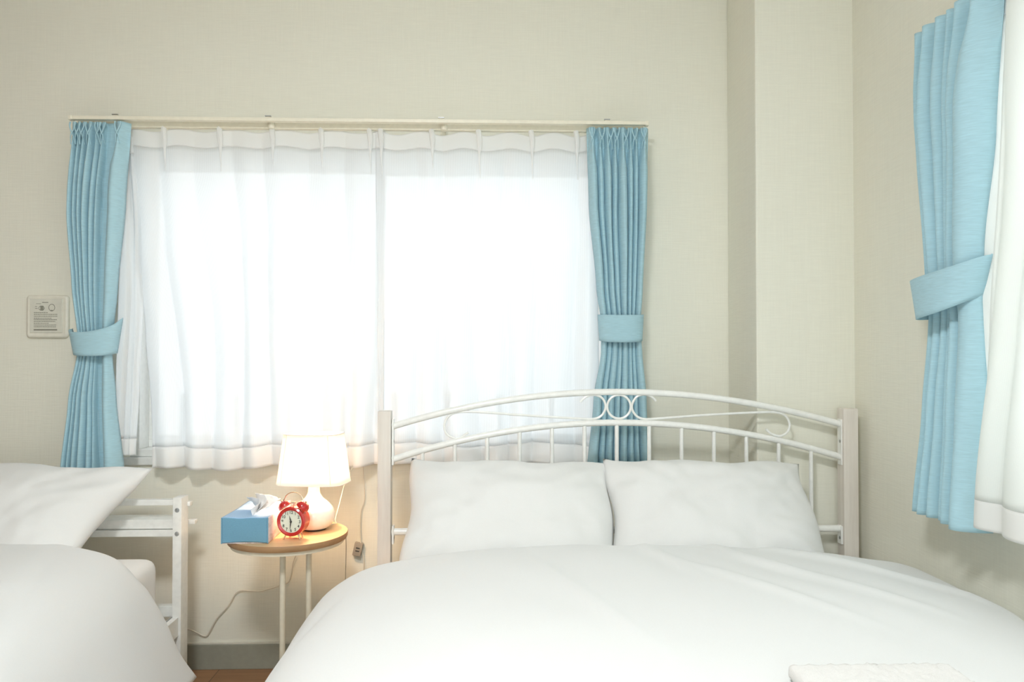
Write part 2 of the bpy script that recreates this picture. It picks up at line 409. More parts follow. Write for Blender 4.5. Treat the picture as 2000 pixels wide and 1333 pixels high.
# left blue curtain of the back window
DF = .115                                            # front rail distance from the wall
zt = zs(190, 238, DF); zbot = zs(180, 922, DF)
V = lambda py: (py-238)/(922-238)
Lk = [(0, xs(137, 250, DF)), (V(420), xs(129, 420, DF)), (V(560), xs(138, 560, DF)), (V(650), xs(148, 650, DF)), (V(690), xs(147, 690, DF)), (V(780), xs(132, 780, DF)), (1, xs(118, 920, DF))]
Rk = [(0, xs(251, 250, DF)), (V(400), xs(240, 400, DF)), (V(560), xs(224, 560, DF)), (V(650), xs(216, 650, DF)), (V(690), xs(214, 690, DF)), (V(780), xs(222, 780, DF)), (1, xs(237, 920, DF))]
ct = thing('curtain', 'light blue curtain tied back left of the back window, beside the wall panel', 'curtain', (xs(190, 600, DF), -DF, zt), group=GB)
INV = Matrix.Translation(-Vector((xs(190, 600, DF), -DF, zt)))
def loc(mp, o): return lambda s, d, z: mp(s, d, z) - o
o0 = Vector(ct.location)
ampk = [(0, .026), (.2, .042), (.55, .028), (.66, .018), (.8, .032), (1, .045)]
drape(ct, 'fabric_panel', loc(MB_, o0), lambda v: keys(Lk, v), lambda v: keys(Rk, v), zt, zbot, DF-.02, 7, lambda v: keys(ampk, v), M['blue'], seed=4, nu=180, nv=90, cuts=(0, .10, .18, .28, .41, .52, .60, .73, 1), ams=(.8, .8, .9, 1.05, .9, .85, .12, 1.35))
tieband(ct, loc(MB_, o0), (xs(143, 660, DF)+xs(222, 660, DF))/2, lambda v: lerp(.081, .064, v), DF-.02, .052,
        lambda u: zs(0, 1, DF)*0 + lerp(zs(180, 641, DF), zs(180, 620, DF), u**1.3) - .026*math.sin(PI*u), lambda u: zs(180, 690, DF) - .010*math.sin(PI*u), M['blue'])
# right blue curtain of the back window
zt2 = zs(1207, 249, DF)
c2 = thing('curtain', 'light blue curtain tied back right of the back window, behind the headboard', 'curtain', (xs(1207, 600, DF), -DF, zt2), group=GB)
o2 = Vector(c2.location); V = lambda py: (py-248)/(922-248)
Lk2 = [(0, xs(1147, 250, DF)), (V(400), xs(1152, 400, DF)), (V(560), xs(1167, 560, DF)), (V(640), xs(1178, 650, DF)), (V(690), xs(1176, 690, DF)), (V(780), xs(1160, 780, DF)), (1, xs(1148, 920, DF))]
Rk2 = [(0, xs(1268, 250, DF)), (V(400), xs(1265, 400, DF)), (V(560), xs(1257, 560, DF)), (V(640), xs(1252, 650, DF)), (V(690), xs(1256, 690, DF)), (V(780), xs(1264, 780, DF)), (1, xs(1270, 920, DF))]
drape(c2, 'fabric_panel', loc(MB_, o2), lambda v: keys(Lk2, v), lambda v: keys(Rk2, v), zt2, zs(1207, 922, DF), DF-.02, 8, lambda v: keys(ampk, v), M['blue'], seed=11, nu=180, nv=90, cuts=(0, .15, .26, .39, .50, .65, .755, .85, 1), ams=(1.1, .8, 1, .9, 1.1, .9, .75, 1.1))
tieband(c2, loc(MB_, o2), (xs(1172, 640, DF)+xs(1256, 640, DF))/2, lambda v: lerp(.0755, .070, v), DF-.02, .05,
        lambda u: zs(1200, 614, DF)-.004*math.sin(PI*u), lambda u: zs(1200, 665, DF)-.008*math.sin(PI*u), M['blue'])
# curtain on the right wall
DRW = .095
ya = atX(1768, 62, XR-DRW); yb = atX(1930, 30, XR-DRW); zt3 = 1.868
c3 = thing('curtain', 'light blue curtain tied back on the right wall, nearest of the three', 'curtain', (XR-DRW, ya.y, zt3), group=GB)
o3 = Vector(c3.location)
yy = lambda px, py: atX(px, py, XR-DRW).y
V = lambda py: (py-30)/(1015-30)
Lk3 = [(0, yy(1768, 60)), (V(300), yy(1783, 300)), (V(530), yy(1796, 530)), (V(610), yy(1797, 610)), (V(800), yy(1791, 800)), (1, yy(1783, 1005))]
Rk3 = [(0, yy(1932, 20)), (V(300), yy(1917, 300)), (V(500), yy(1895, 500)), (V(600), yy(1890, 600)), (V(800), yy(1900, 800)), (1, yy(1908, 1020))]
ampr = [(0, .035), (.2, .055), (.5, .038), (.6, .026), (.8, .045), (1, .06)]
drape(c3, 'fabric_panel', loc(MR_, o3), lambda v: keys(Lk3, v), lambda v: keys(Rk3, v), zt3, .678, DRW-.035, 5, lambda v: keys(ampr, v), M['blue'], seed=23, nu=160, nv=90, cuts=(0, .12, .28, .42, .52, .68, 1), ams=(.7, .9, .8, .7, .9, 1.2))
yc3 = (yy(1784, 560)+yy(1900, 540))/2
tieband(c3, loc(MR_, o3), yc3, lambda v: -lerp(.128, .095, v), DRW-.03, .065,
        lambda u: lerp(1.243, 1.283, u) - .012*math.sin(PI*u), lambda u: lerp(1.150, 1.195, u) - .018*math.sin(PI*u), M['blue'])

# pinched pleats sewn into the curtain headers: two folds of cloth crossing like an X
def pinches(root, mp, org, pts, d, ztop, zpin, hw=.0085):
    m = loc(mp, org)
    for s in pts:
        b = B()
        for q in (-1, 1):
            P = [(s+q*hw, d-.004, ztop), (s+q*hw*.95, d, lerp(ztop, zpin, .35)), (s+q*hw*.25, d+.003, lerp(ztop, zpin, .85)), (s-q*.0012, d+.0035, zpin), (s-q*hw*.55, d+.001, lerp(ztop, zpin, 1.35)), (s-q*hw*.8, d-.006, lerp(ztop, zpin, 1.9))]
            tube(b, [m(*v) for v in smooth_path([Vector(v) for v in P], 5)], .0024, 8, rfun=lambda t: lerp(.0026, .0012, t))
        obj('pleat', b, M['blue'], root)
pinches(ct, MB_, o0, [xs(p, 255, DF) for p in (143, 152, 161, 174, 192, 201)], .121, zt-.002, zs(190, 262, DF))
pinches(ct, MB_, o0, [xs(234, 255, DF)], .133, zt-.002, zs(190, 262, DF))
pinches(c2, MB_, o2, [xs(p, 265, DF) for p in (1156, 1175, 1192, 1204, 1222, 1239, 1257)], .121, zt2-.002, zs(1207, 272, DF))
# sheers on the back window
DB = .060; zth = zs(600, 254, DB)
GS = 'white sheer curtains'
def sheer(label, Lf, Rf, zbf, d0, n, am, seed, zhead, hemh, mp, org, mat='sheer', uvw=3.0, z0=None, pb=1.0, name='sheer_curtain', slack=.0, pleatxs=(), pw=.009, pb_d=.0, db=None):
    t = thing(name, label, 'sheer curtain', org, group=GS); og = Vector(org); z0 = z0 or zth
    ks = dict(z0=z0, z1=z0, d0=d0, n=n, amp=lambda v: am*keys([(0, .15), (.12, .5), (.5, 1), (1, 1.3)], v), seed=seed, nu=n*22, zb=zbf, pleat=False, uvw=uvw, pbody=pb, db=db, thick=.0006,
              zskew=(lambda u: -slack*abs(math.sin(PI*u*len(pleatxs)))**2) if slack else None)
    H = z0 - zbf(.5); vh = zhead/H; vm = 1-hemh/H
    drape(t, 'fabric_panel', loc(mp, og), Lf, Rf, mat=M[mat], nv=60, vr=(vh, vm), **ks)
    drape(t, 'header_tape', loc(mp, og), Lf, Rf, mat=M['sheer_header'], nv=10, vr=(0, vh), **ks)
    drape(t, 'hem', loc(mp, og), Lf, Rf, mat=M['sheer_hem'], nv=8, vr=(vm, 1), **ks)
    for s in pleatxs:
        b = B(); dd = d0+am*.3+pb_d
        pts = [(s-.003, dd+.006, z0), (s, dd+.011, z0-.02), (s+.002, dd+.008, z0-.05), (s+.001, dd+.006, z0-.08), (s+.004, dd+.0, z0-.16)]
        tube(b, [loc(mp, og)(*p) for p in smooth_path([Vector(p) for p in pts], 5)], .008, 8, rfun=lambda q: lerp(pw, .001, max(0, q-.35)/.65))
        obj('pleat', b, M['sheer_header'], t)
    return t
xsl = lambda px: xs(px, 500, DB)
zl = zs(520, 916, DB)
sheer('left white sheer curtain hanging across the back window behind the table lamp',
      lambda v: keys([(0, xs(250, 300, DB)), (.12, xs(252, 340, DB)), (.35, xs(270, 480, DB)), (.6, xs(288, 650, DB)), (.8, xs(297, 780, DB)), (1, xs(300, 900, DB))], v), lambda v: xsl(752),
      lambda u: zl + .012*math.sin(u*13+.5)*.6 + .012*u, DB, 7, .030, 5, .058, .070, MB_, (xsl(520), -DB, zth), uvw=3.2, slack=.012,
      pleatxs=[xs(p, 260, DB) for p in (325, 433, 535, 630, 724)])
sheer('right white sheer curtain hanging across the back window behind the bed headboard',
      lambda v: lerp(xsl(733), xsl(742), v), lambda v: xsl(1168),
      lambda u: zs(900, 908, DB) + .008*math.sin(u*11), DB+.006, 7, .028, 9, .058, .070, MB_, (xsl(950), -DB, zth-.003), uvw=3.0, z0=zth-.003, slack=.014,
      pleatxs=[xs(p, 260, DB) for p in (746, 845, 936, 1038, 1125)])
sheer('narrow white sheer strip hanging between the left blue curtain and the wide left sheer',
      lambda v: lerp(xs(246, 300, DB), xs(226, 880, DB), v), lambda v: keys([(0, xs(262, 300, DB)), (.3, xs(280, 450, DB)), (.5, xs(284, 600, DB)), (.8, xs(276, 760, DB)), (1, xs(270, 890, DB))], v),
      lambda u: zs(250, 890, DB) + .003*u, DB+.012, 2, .012, 15, .058, .055, MB_, (xs(250, 500, DB), -DB-.012, zth-.06), uvw=.5, z0=zth-.03)
# sheers on the right wall window
yx = lambda px, py, X: atX(px, py, X).y
sheer('near white sheer curtain on the right wall, cut by the right picture edge',
      lambda v: keys([(0, yx(1968, 10, 1.045)), (.3, yx(1960, 300, 1.045)), (.65, yx(1935, 700, 1.045)), (1, yx(1908, 1022, 1.045))], v), lambda v: -2.0,
      lambda u: .700, .108, 10, .020, 31, .075, .06, MR_, (1.045, -1.4, 1.885), mat='sheer_dense', uvw=5.0, z0=1.885)
sheer('far white sheer curtain on the right wall, between the blue curtain and the near sheer',
      lambda v: keys([(0, yx(1957, 60, 1.095)), (.35, yx(1920, 400, 1.095)), (.6, yx(1893, 600, 1.095)), (1, yx(1893, 977, 1.095))], v), lambda v: -1.22,
      lambda u: .752, .050, 4, .014, 37, .075, .06, MR_, (1.09, -1.2, 1.86), mat='sheer_dense', uvw=2.0, z0=1.86)
# short blue strip under the right rail
st = B(); grid(st, 30, 8, lambda u, v: Vector((XR-.032+.004*math.sin(u*25), lerp(-.86, -1.16, u), lerp(1.87, 1.792+.002*math.sin(u*9), v))), uvscale=(1, 1))
tag(solidify(obj('fabric_strip', st, M['blue'], sharp=False), .003, 0), 'short blue fabric strip hanging at the window top behind the right wall sheers', 'fabric strip')

# ------------------------------------------------------------------ curtain rails
def rail(label, mp, s0, s1, ztop, dfr, dbk, brs, knobs):
    t = thing('curtain_rail', label, 'curtain rail', mp((s0+s1)/2, 0, ztop))
    og = Vector(t.location); m = loc(mp, og)
    def bx(b, a, c, d, e, f, g, bev=.0015):
        p, q = m(a, d, f), m(c, e, g); lo = [min(p[i], q[i]) for i in range(3)]; hi = [max(p[i], q[i]) for i in range(3)]; return box(b, lo, hi, bev)
    b = bx(B(), s0, s1, dfr-.010, dfr+.010, ztop-.0115, ztop); obj('front_rail', b, M['cream_plastic'], t, smooth=False)
    b = bx(B(), s0+.004, s1-.004, dbk-.009, dbk+.013, ztop-.024, ztop-.003); obj('rear_rail', b, M['cream_plastic'], t, smooth=False)
    for e in (s0, s1):
        b = bx(B(), e-.006, e+.006, dfr-.012, dfr+.012, ztop-.0135, ztop+.001, .003); obj('end_cap', b, M['cream_plastic'], t)
    for s in brs:
        b = B(); bx(b, s-.008, s+.008, 0.0, dfr+.008, ztop, ztop+.004); bx(b, s-.009, s+.009, -.0, .003, ztop-.028, ztop+.012)
        br = obj('bracket', b, M['cream_plastic'], t, smooth=False)
        b = bx(B(), s-.010, s+.010, dfr+.004, dfr+.011, ztop+.004, ztop+.0065, .0005); obj('bracket_clip', b, M['steel'], br, smooth=False)
    for s in knobs:
        b = B(); p = m(s, dbk+.018, ztop-.016); lathe(b, [(.001, -.011), (.010, -.010), (.012, 0), (.009, .010), (.001, .011)], 16, p, caps=False); obj('knob', b, M['cream_plastic'], t)
    return t
DBK = .070
rl = rail('cream double curtain rail above the back window', MB_, xs(139, 236, DF), xs(1263, 244, DF), zs(700, 233, DF), DF, DBK,
     [xs(p, 232, DF) for p in (227, 525, 862, 1185)], [xs(p, 247, DBK) for p in (533, 868)])
rail('cream double curtain rail on the right wall, mostly above the frame', MR_, -.80, -2.75, 1.872, .052, .022, [-1.0, -1.9], [-1.5])

# ------------------------------------------------------------------ wall panel
pc = at(96, 619, 0); ps = .069
t = thing('wall_panel', 'cream square instruction panel on the wall left of the back window', 'wall panel', (pc.x, 0, pc.z))
def rrect(b, hw, hh, rad, layers, seg=8):
    rings = []
    for inset, y in layers:
        ring = []; w_, h_, r_ = hw-inset, hh-inset, max(.0005, rad-inset)
        for cx, cz, a0 in ((w_-r_, h_-r_, 0), (-w_+r_, h_-r_, PI/2), (-w_+r_, -h_+r_, PI), (w_-r_, -h_+r_, 1.5*PI)):
            for k in range(seg+1): a = a0+k*PI/2/seg; ring.append(b.verts.new((cx+r_*math.cos(a), y, cz+r_*math.sin(a))))
        rings.append(ring)
    for A_, C_ in zip(rings, rings[1:]):
        for k in range(len(A_)): b.faces.new((A_[k], A_[(k+1) % len(A_)], C_[(k+1) % len(A_)], C_[k]))
    b.faces.new(rings[0]); b.faces.new(rings[-1][::-1]); return b
b = rrect(B(), ps, .072, .013, [(0, .001), (0, -.008), (.001, -.011), (.004, -.0135), (.008, -.0145), (.011, -.0135)])
obj('plate', b, M['panel_plastic'], t, sharp=False)
pl = obj('label_card', box(B(), (-.055, -.0165, -.055), (.052, -.012, .060), .0015), M['label_plate'], t, smooth=False)
b = B(); y0, y1 = -.0172, -.0163
box(b, (-.014, y0, .046), (.006, y1, .0485)); box(b, (-.034, y0, .042), (-.018, y1, .0435))
rnd = random.Random(5)
for k, (z, ww) in enumerate(((.012, .6), (.006, 1), (.0, .98), (-.007, .7), (-.012, .96), (-.018, .9), (-.024, .6), (-.030, .94), (-.036, .97))):
    x = -.041
    while x < -.041+.076*ww:
        l = rnd.uniform(.002, .006); box(b, (x, y0, z), (min(x+l, .036), y1, z+.0022)); x += l+.0012
box(b, (-.041, y0, -.0475), (.036, y1, -.0425))
for cx, cz, r in ((-.016, .028, .009), (.018, .030, .010)):
    tube(b, [(cx+r*math.cos(a*PI/8), y0, cz+r*math.sin(a*PI/8)*(1.15 if r > .0095 else .8)) for a in range(16)], .0009, 6, closed=True)
box(b, (-.020, y0, .020), (-.010, y1, .036)); box(b, (-.037, y0, .026), (-.029, y1, .028)); box(b, (-.037, y0, .032), (-.031, y1, .034)); box(b, (.014, y0, .018), (.021, y1, .022))
obj('print', b, M['ink'], pl, smooth=False)

# ------------------------------------------------------------------ double bed
YH = -.333       # plane of the headboard tubes
def H(px, py, Y=YH): return at(px, py, Y)
bed = thing('double_bed', 'white metal double bed frame with whitewashed wood posts and arched headboard', 'bed', (.4, -1.3, 0))
bo = Vector(bed.location)
def sub(p): return Vector(p)-bo
zpost = H(750, 804, -.355).z; zpr = H(1660, 799, -.355).z
xl0, xl1 = at(737, 900, -.355).x, at(763, 900, -.355).x; xr0, xr1 = at(1648, 900, -.355).x, at(1677, 900, -.355).x
for x0, x1, zz in ((xl0, xl1, zpost), (xr0, xr1, zpr)):
    obj('post', box(B(), sub((x0, -.355, 0)), sub((x1, -.31, zz)), .003), M['post_wood'], bed)
def arc(py_mid, py_l, py_r):
    pts = []
    for k in range(41):
        px = lerp(766, 1648, k/40); q = (px-1205)/437; e = py_l if q < 0 else py_r
        p = H(px, py_mid + (e-py_mid)*q*q); pts.append(p-bo)
    return pts
obj('top_rail', tube(B(), arc(766, 833, 829), .0098, 14), M['white_paint'], bed)
obj('arched_rail', tube(B(), arc(826, 898, 893), .0098, 14), M['white_paint'], bed)
zlow = H(1205, 1036).z
lx0, lx1 = H(765, 1036).x, H(1648, 1036).x
obj('lower_rail', tube(B(), [sub((lx0, YH, zlow)), sub((lx1, YH, zlow))], .0105, 14), M['white_paint'], bed)
for k in range(13):
    px = 825+(1584-825)*k/12; q = (px-1205)/437; top = 826+((898 if q < 0 else 893)-826)*q*q; p = H(px, top)
    obj('baluster', tube(B(), [sub((p.x, YH, zlow)), sub((p.x, YH, p.z))], .0062, 12), M['white_paint'], bed)
def wire(pl, name='scroll'):
    obj(name, tube(B(), [H(a, b)-bo for a, b in [(v.x, v.y) for v in smooth_path([Vector((a, b, 0)) for a, b in pl], 8)]], .0036, 8), M['white_paint'], bed)
b = B(); rc = H(1209, 795); rr = .0358
tube(b, [rc-bo+Vector((rr*math.cos(a*PI/20), 0, rr*math.sin(a*PI/20))) for a in range(40)], .0036, 8, closed=True)
obj('ring', b, M['white_paint'], bed)
wire([(1281, 784), (1272, 775), (1257, 771), (1242, 777), (1234, 795), (1242, 812), (1258, 819), (1285, 818), (1380, 811), (1480, 806), (1515, 806), (1533, 812), (1542, 828), (1538, 844), (1524, 852), (1507, 848), (1496, 839)])
wire([(1133, 786), (1144, 776), (1160, 772), (1176, 778), (1183, 795), (1175, 812), (1158, 819), (1130, 818), (1030, 812), (930, 805), (893, 806), (876, 814), (868, 830), (871, 846), (883, 855), (897, 857), (915, 845)])
for sgn, px in ((1, 768), (-1, 1641)):
    for a, c, sc in ((819, 908, 862), (1027, 1062, 1050)):
        p, q = H(px, a), H(px, c); x = p.x
        br = obj('bracket', box(B(), sub((x-.003, YH-.013, q.z)), sub((x+.003, YH+.013, p.z)), .001), M['white_paint'], bed, smooth=False)
        s_ = H(px, sc); b = B(); lathe(b, [(.001, -.0025), (.0045, -.002), (.005, 0), (.001, .001)], 12, (0, 0, 0), 'x', caps=False)
        for v in b.verts: v.co = Vector((-v.co.x*sgn*-1, v.co.y, v.co.z)) + sub((x+sgn*.004, YH-.004, s_.z))
        obj('screw', b, M['steel'], br)
for x in (xl0+.005, xr1-.03):
    obj('side_rail', box(B(), sub((x, -2.30, .24)), sub((x+.025, -.35, .30)), .002), M['white_paint'], bed)
    obj('foot_post', box(B(), sub((x-.005, -2.335, 0)), sub((x+.035, -2.295, .36)), .003), M['post_wood'], bed)
obj('slat_base', box(B(), sub((xl0+.03, -2.30, .275)), sub((xr1-.03, -.36, .295)), .002), M['white_paint'], bed)
MT2 = .452
mt = obj('mattress', box(B(), (xl1-.035, -2.28, .295), (xr0+.03, -.362, MT2), .035, 4), M['sheet'])
tag(mt, 'white mattress of the double bed, under the wide duvet', 'mattress')

def rib(P, n=10): return smooth_path([Vector((a, 0, b)) for a, b in P], n)
def duvet(name, label, prof, y0, y1, mat, seed, nv=120, head=.055, wr=.006, hang_puff=.062, edge_fn=None, zbase=.47, folds=(), mtx=None):
    path = rib(prof, 12); n = len(path)-1; bm = B()
    L = [0]
    for a, c in zip(path, path[1:]): L.append(L[-1]+(c-a).length)
    def samp(u):
        s = u*L[-1]
        for i in range(n):
            if s <= L[i+1]+1e-9:
                t = (s-L[i])/max(1e-9, L[i+1]-L[i]); p = path[i].lerp(path[i+1], t); tg = (path[i+1]-path[i]).normalized(); return p, Vector((-tg.z, 0, tg.x))
        return path[-1], Vector((0, 0, 1))
    nu = 130
    def pt(u, v):
        p, nn = samp(u); vv = v**1.6; y = lerp(y0, y1, vv)
        dd = abs(y-y0); ed = min(1, dd/head); puff = math.sqrt(max(0, 1-(1-ed)**2)) - 1          # rounded head edge
        n1 = noise.noise(Vector((p.x*2.2+seed, y*1.7, p.z*2)))*1.6 + noise.noise(Vector((p.x*7+y*4, y*3.1+seed, p.z*5)))*.7
        crease = -abs(noise.noise(Vector((p.x*3.2-y*2.4+seed*2, (y+p.x)*.9, p.z))))
        off = wr*n1 + wr*1.1*crease
        for fx, fy, ang, wd, ln, am in folds:
            dx, dy = p.x-fx, y-fy; al = dx*math.cos(ang)+dy*math.sin(ang); ac = -dx*math.sin(ang)+dy*math.cos(ang)
            off += am*math.exp(-(ac/wd)**2)*math.exp(-(al/ln)**4)
        q = p + nn*(off + puff*lerp(hang_puff, zth_, sstep(.40, .52, p.z)))
        ey = edge_fn(u) if edge_fn else 0
        ey += .008*math.sin(u*23+seed) + .006*math.sin(u*51)
        return Vector((q.x, y + ey*(1-vv)**2, q.z))
    zth_ = .062
    V = grid(bm, nu, nv, pt)
    o = obj(name, bm, mat, sharp=False); solidify(o, .022, -1)
    tag(o, label, 'duvet'); return o
prof2 = [(-.575, .09), (-.545, .22), (-.485, .34), (-.425, .435), (-.365, .498), (-.27, .545), (-.10, .578), (.20, .590), (.50, .590), (.80, .580), (.97, .556), (1.07, .530), (1.115, .500), (1.125, .44), (1.128, .36)]
dv2 = duvet('duvet', 'wide white duvet spread over the double bed, below two pillows', prof2, -.70, -2.34, M['bedding'], 3.7,
      folds=((.55, -1.05, -1.0, .014, .28, .007), (.20, -1.15, -1.25, .014, .30, .006), (.72, -1.0, -.9, .02, .25, .008), (.42, -.85, -1.3, .018, .16, .008), (.62, -.85, -1.1, .015, .18, .008), (.9, -.9, -.7, .02, .3, .010), (-.40, -1.1, 1.2, .02, .2, -.006)))

def pillow(name, label, w, h, T, mat, seed, M4, cat='pillow', pinch=.07, taper=0):
    bm = B(); nu, nv = 64, 44
    for side in (1, -1):
        def pt(u, v):
            a, c = 2*u-1, 2*v-1
            x = w/2*a*(1-pinch*(1-abs(c)**2.2)*abs(a)**3*.5); y = h/2*c*(1-pinch*(1-abs(a)**2.2)*abs(c)**3*1.0)
            x *= 1-taper*((1-c)/2)**1.0*(1 if a > 0 else 0)
            e = max(0, (1-abs(a)**2.6))*max(0, (1-abs(c)**2.6)); z = T/2*e**.55
            rad = 6*math.atan2(c, a); cr = (abs(a*c))**1.5
            wn = noise.noise(Vector((a*2.2+seed, c*2.2, side*2)))*.012 + noise.noise(Vector((a*6+seed, c*5, side)))*.005
            wn += .012*cr*math.sin(rad*3+seed)
            x += .006*math.sin(c*5+seed)*abs(a)**6; y += .007*math.sin(a*7+seed*2)*abs(c)**6
            return Vector((x, y, side*(z + wn*min(1, e*2.5))))
        grid(bm, nu, nv, pt)
    bmesh.ops.remove_doubles(bm, verts=bm.verts[:], dist=.0008)
    o = obj(name, bm, mat, sharp=False); o.matrix_world = M4; tag(o, label, cat); return o
def lean(cx, cy, cz, ang, roll=0, rz=0):
    """pillow local: x wide, y up along its height, z out of the front; ang from the upright"""
    return Matrix.Translation((cx, cy, cz)) @ Matrix.Rotation(rz, 4, 'Z') @ Matrix.Rotation(PI/2-ang, 4, 'X') @ Matrix.Rotation(roll, 4, 'Z')
pa = at(1000, 985, -.52); pb = at(1382, 985, -.52)
pillow('pillow', 'left white pillow leaning on the arched headboard of the double bed', .580, .40, .155, M['pillow'], 1.3, lean(pa.x-.006, -.530, .612, math.radians(47), math.radians(-1.5)))
pillow('pillow', 'right white pillow leaning on the arched headboard of the double bed', .580, .40, .155, M['pillow'], 7.9, lean(pb.x+.010, -.540, .612, math.radians(47), math.radians(-1.5)))
# towel at the foot
b = B(); rt = at(1530, 1302, -1.50)
box(b, (0, 0, 0), (.24, .30, .022), .010, 3); bmesh.ops.subdivide_edges(b, edges=[e for e in b.edges if e.calc_length() > .05], cuts=40, use_grid_fill=True)
for v in b.verts: v.co.z += noise.noise(v.co*150)*.004
tw = obj('folded_towel', b, M['towel'], sharp=False); tw.location = (.44, -1.83, .590); tag(tw, 'off-white terry towel folded on the duvet at the lower picture edge', 'towel')

# ------------------------------------------------------------------ single bed on the left
YS = -.235
sb = thing('single_bed', 'white metal single bed frame with low square-tube headboard', 'bed', (-1.5, -1.2, 0)); so = Vector(sb.location)
def s_(p): return Vector(p)-so
px0, px1 = at(336, 1100, YS-.0275).x, at(354, 1100, YS-.0275).x
zp = at(345, 973, YS-.0275).z
def SZ(py): return at(345, py, YS-.01).z
for x0, x1 in ((px0, px1), (px0-.98, px1-.98)):
    po = obj('post', box(B(), s_((x0, YS-.0275, 0)), s_((x1, YS+.0275, zp)), .004), M['white_paint'], sb)
    for py in (995, 1041):
        b = B(); lathe(b, [(.001, -.002), (.006, -.0015), (.007, .0005)], 12, s_(((x0+x1)/2, YS-.0282, SZ(py))), 'y', caps=False); lathe(b, [(.0005, -.0035), (.003, -.0032), (.0032, -.001)], 6, s_(((x0+x1)/2, YS-.0282, SZ(py))), 'y', caps=False)
        obj('screw', b, M['steel'], po)
for nm, a, c, y0, y1 in (('top_rail', 977, 988, YS-.012, YS+.012), ('shelf_rail', 1010, 1034, YS-.004, YS+.075), ('lower_shelf_rail', 1036, 1049, YS-.012, YS+.012), ('cross_rail', 1184, 1206, YS-.012, YS+.012)):
    ztop = at(345, a, y0).z; zb_ = at(345, c, y0).z
    if nm == 'shelf_rail': ztop = at(300, 1016, y0).z; zb_ = at(300, 1034, y0).z
    obj(nm, box(B(), s_((px0-.96, y0, zb_)), s_((px0+.004, y1, ztop)), .002), M['white_paint'], sb, smooth=False)
for a, yy_, ex in ((984, YS+.03, .008), (1019, YS+.055, .014)):
    p = at(360, a, yy_); obj('end_cap', box(B(), s_((px1-.012, yy_-.012, p.z-.007)), s_((px1+ex, yy_+.012, p.z+.007)), .003), M['white_paint'], sb)
zsr = at(335, 1215, YS-.03).z
for x in (px0-.004, px0-.965):
    b = B(); box(b, s_((x, -2.2, zsr-.012)), s_((x+.022, YS-.02, zsr+.012)), .002); box(b, s_((x+.019, -2.2, zsr-.045)), s_((x+.024, YS-.02, zsr+.012)), .001)
    obj('side_rail', b, M['white_paint'], sb, smooth=False)
    obj('foot_post', box(B(), s_((x-.002, -2.23, 0)), s_((x+.028, -2.18, .34)), .003), M['white_paint'], sb)
obj('slat_base', box(B(), s_((px0-.95, -2.19, zsr-.014)), s_((px0-.002, YS-.03, zsr+.004)), .002), M['white_paint'], sb)
# bracket hook joining side rail to the post
obj('bracket', box(B(), s_((px0-.002, YS-.07, zsr-.09)), s_((px0+.003, YS-.024, zsr+.012)), .001), M['white_paint'], sb, smooth=False)
xm = at(308, 1130, -.30).x; MT1 = at(280, 1090, -.30).z
mt = obj('mattress', box(B(), (xm-.93, -2.16, zsr+.004), (xm, -.285, MT1), .045, 5), M['sheet']); tag(mt, 'white mattress corner of the single bed, showing past the duvet', 'mattress')
pillow('pillow', 'white pillow with a pointed corner leaning on the single bed headboard', .66, .42, .15, M['pillow'], 4.4,
       lean(at(0, 990, -.42).x+.015, -.395, .583, math.radians(46), math.radians(-3.5)), pinch=.08, taper=.42)
prof1 = [(-2.06, .12), (-2.03, .30), (-1.99, .45), (-1.92, .515), (-1.75, .545), (-1.50, .555), (-1.25, .548), (-1.12, .532), (-1.025, .492), (-.95, .415), (-.895, .315), (-.852, .228), (-.812, .155)]
duvet('duvet', 'white duvet with a hanging pointed corner spread over the single bed', prof1, -.44, -2.22, M['bedding'], 9.1, hang_puff=.008,
      folds=((-1.4, -1.0, -.6, .02, .3, .007), (-1.2, -1.1, -1.9, .018, .3, .007), (-1.6, -.9, -.3, .02, .3, .006), (-1.05, -.9, -1.3, .02, .25, -.008)))

# ------------------------------------------------------------------ side table
TX, TY, TZ = at(563, 1041, -.34).x, -.34, .535; TR = .174
tb = thing('side_table', 'small round side table with pale wood top and cream metal legs', 'side table', (TX, TY, 0))
b = B(); lathe(b, [(TR-.004, TZ-.018), (TR-.001, TZ-.012), (TR, TZ-.003), (TR-.0015, TZ)], 96)
tt = obj('tabletop', b, M['table_wood'], tb)
tt.data.materials.append(M['table_edge'])
for p in tt.data.polygons:
    if abs(p.normal.z) < .8: p.material_index = 1
b = B(); lathe(b, [(TR-.012, TZ-.030), (TR-.010, TZ-.018)], 96); obj('apron', b, M['table_metal'], tb)
lg1 = at(552, 1150, -.42); lg2 = at(603, 1150, -.40)
for p, yv in ((lg1, -.42), (lg2, -.40)):
    obj('leg', tube(B(), [(p.x-TX, yv-TY, .012), (p.x-TX, yv-TY, TZ-.025)], .0082, 16), M['table_metal'], tb)
b = B(); lathe(b, [(.165, 0), (.168, .004), (.167, .010), (.160, .013), (.001, .014)], 64, (-.035, .03, 0), caps=False); 
obj('base', b, M['table_metal'], tb)

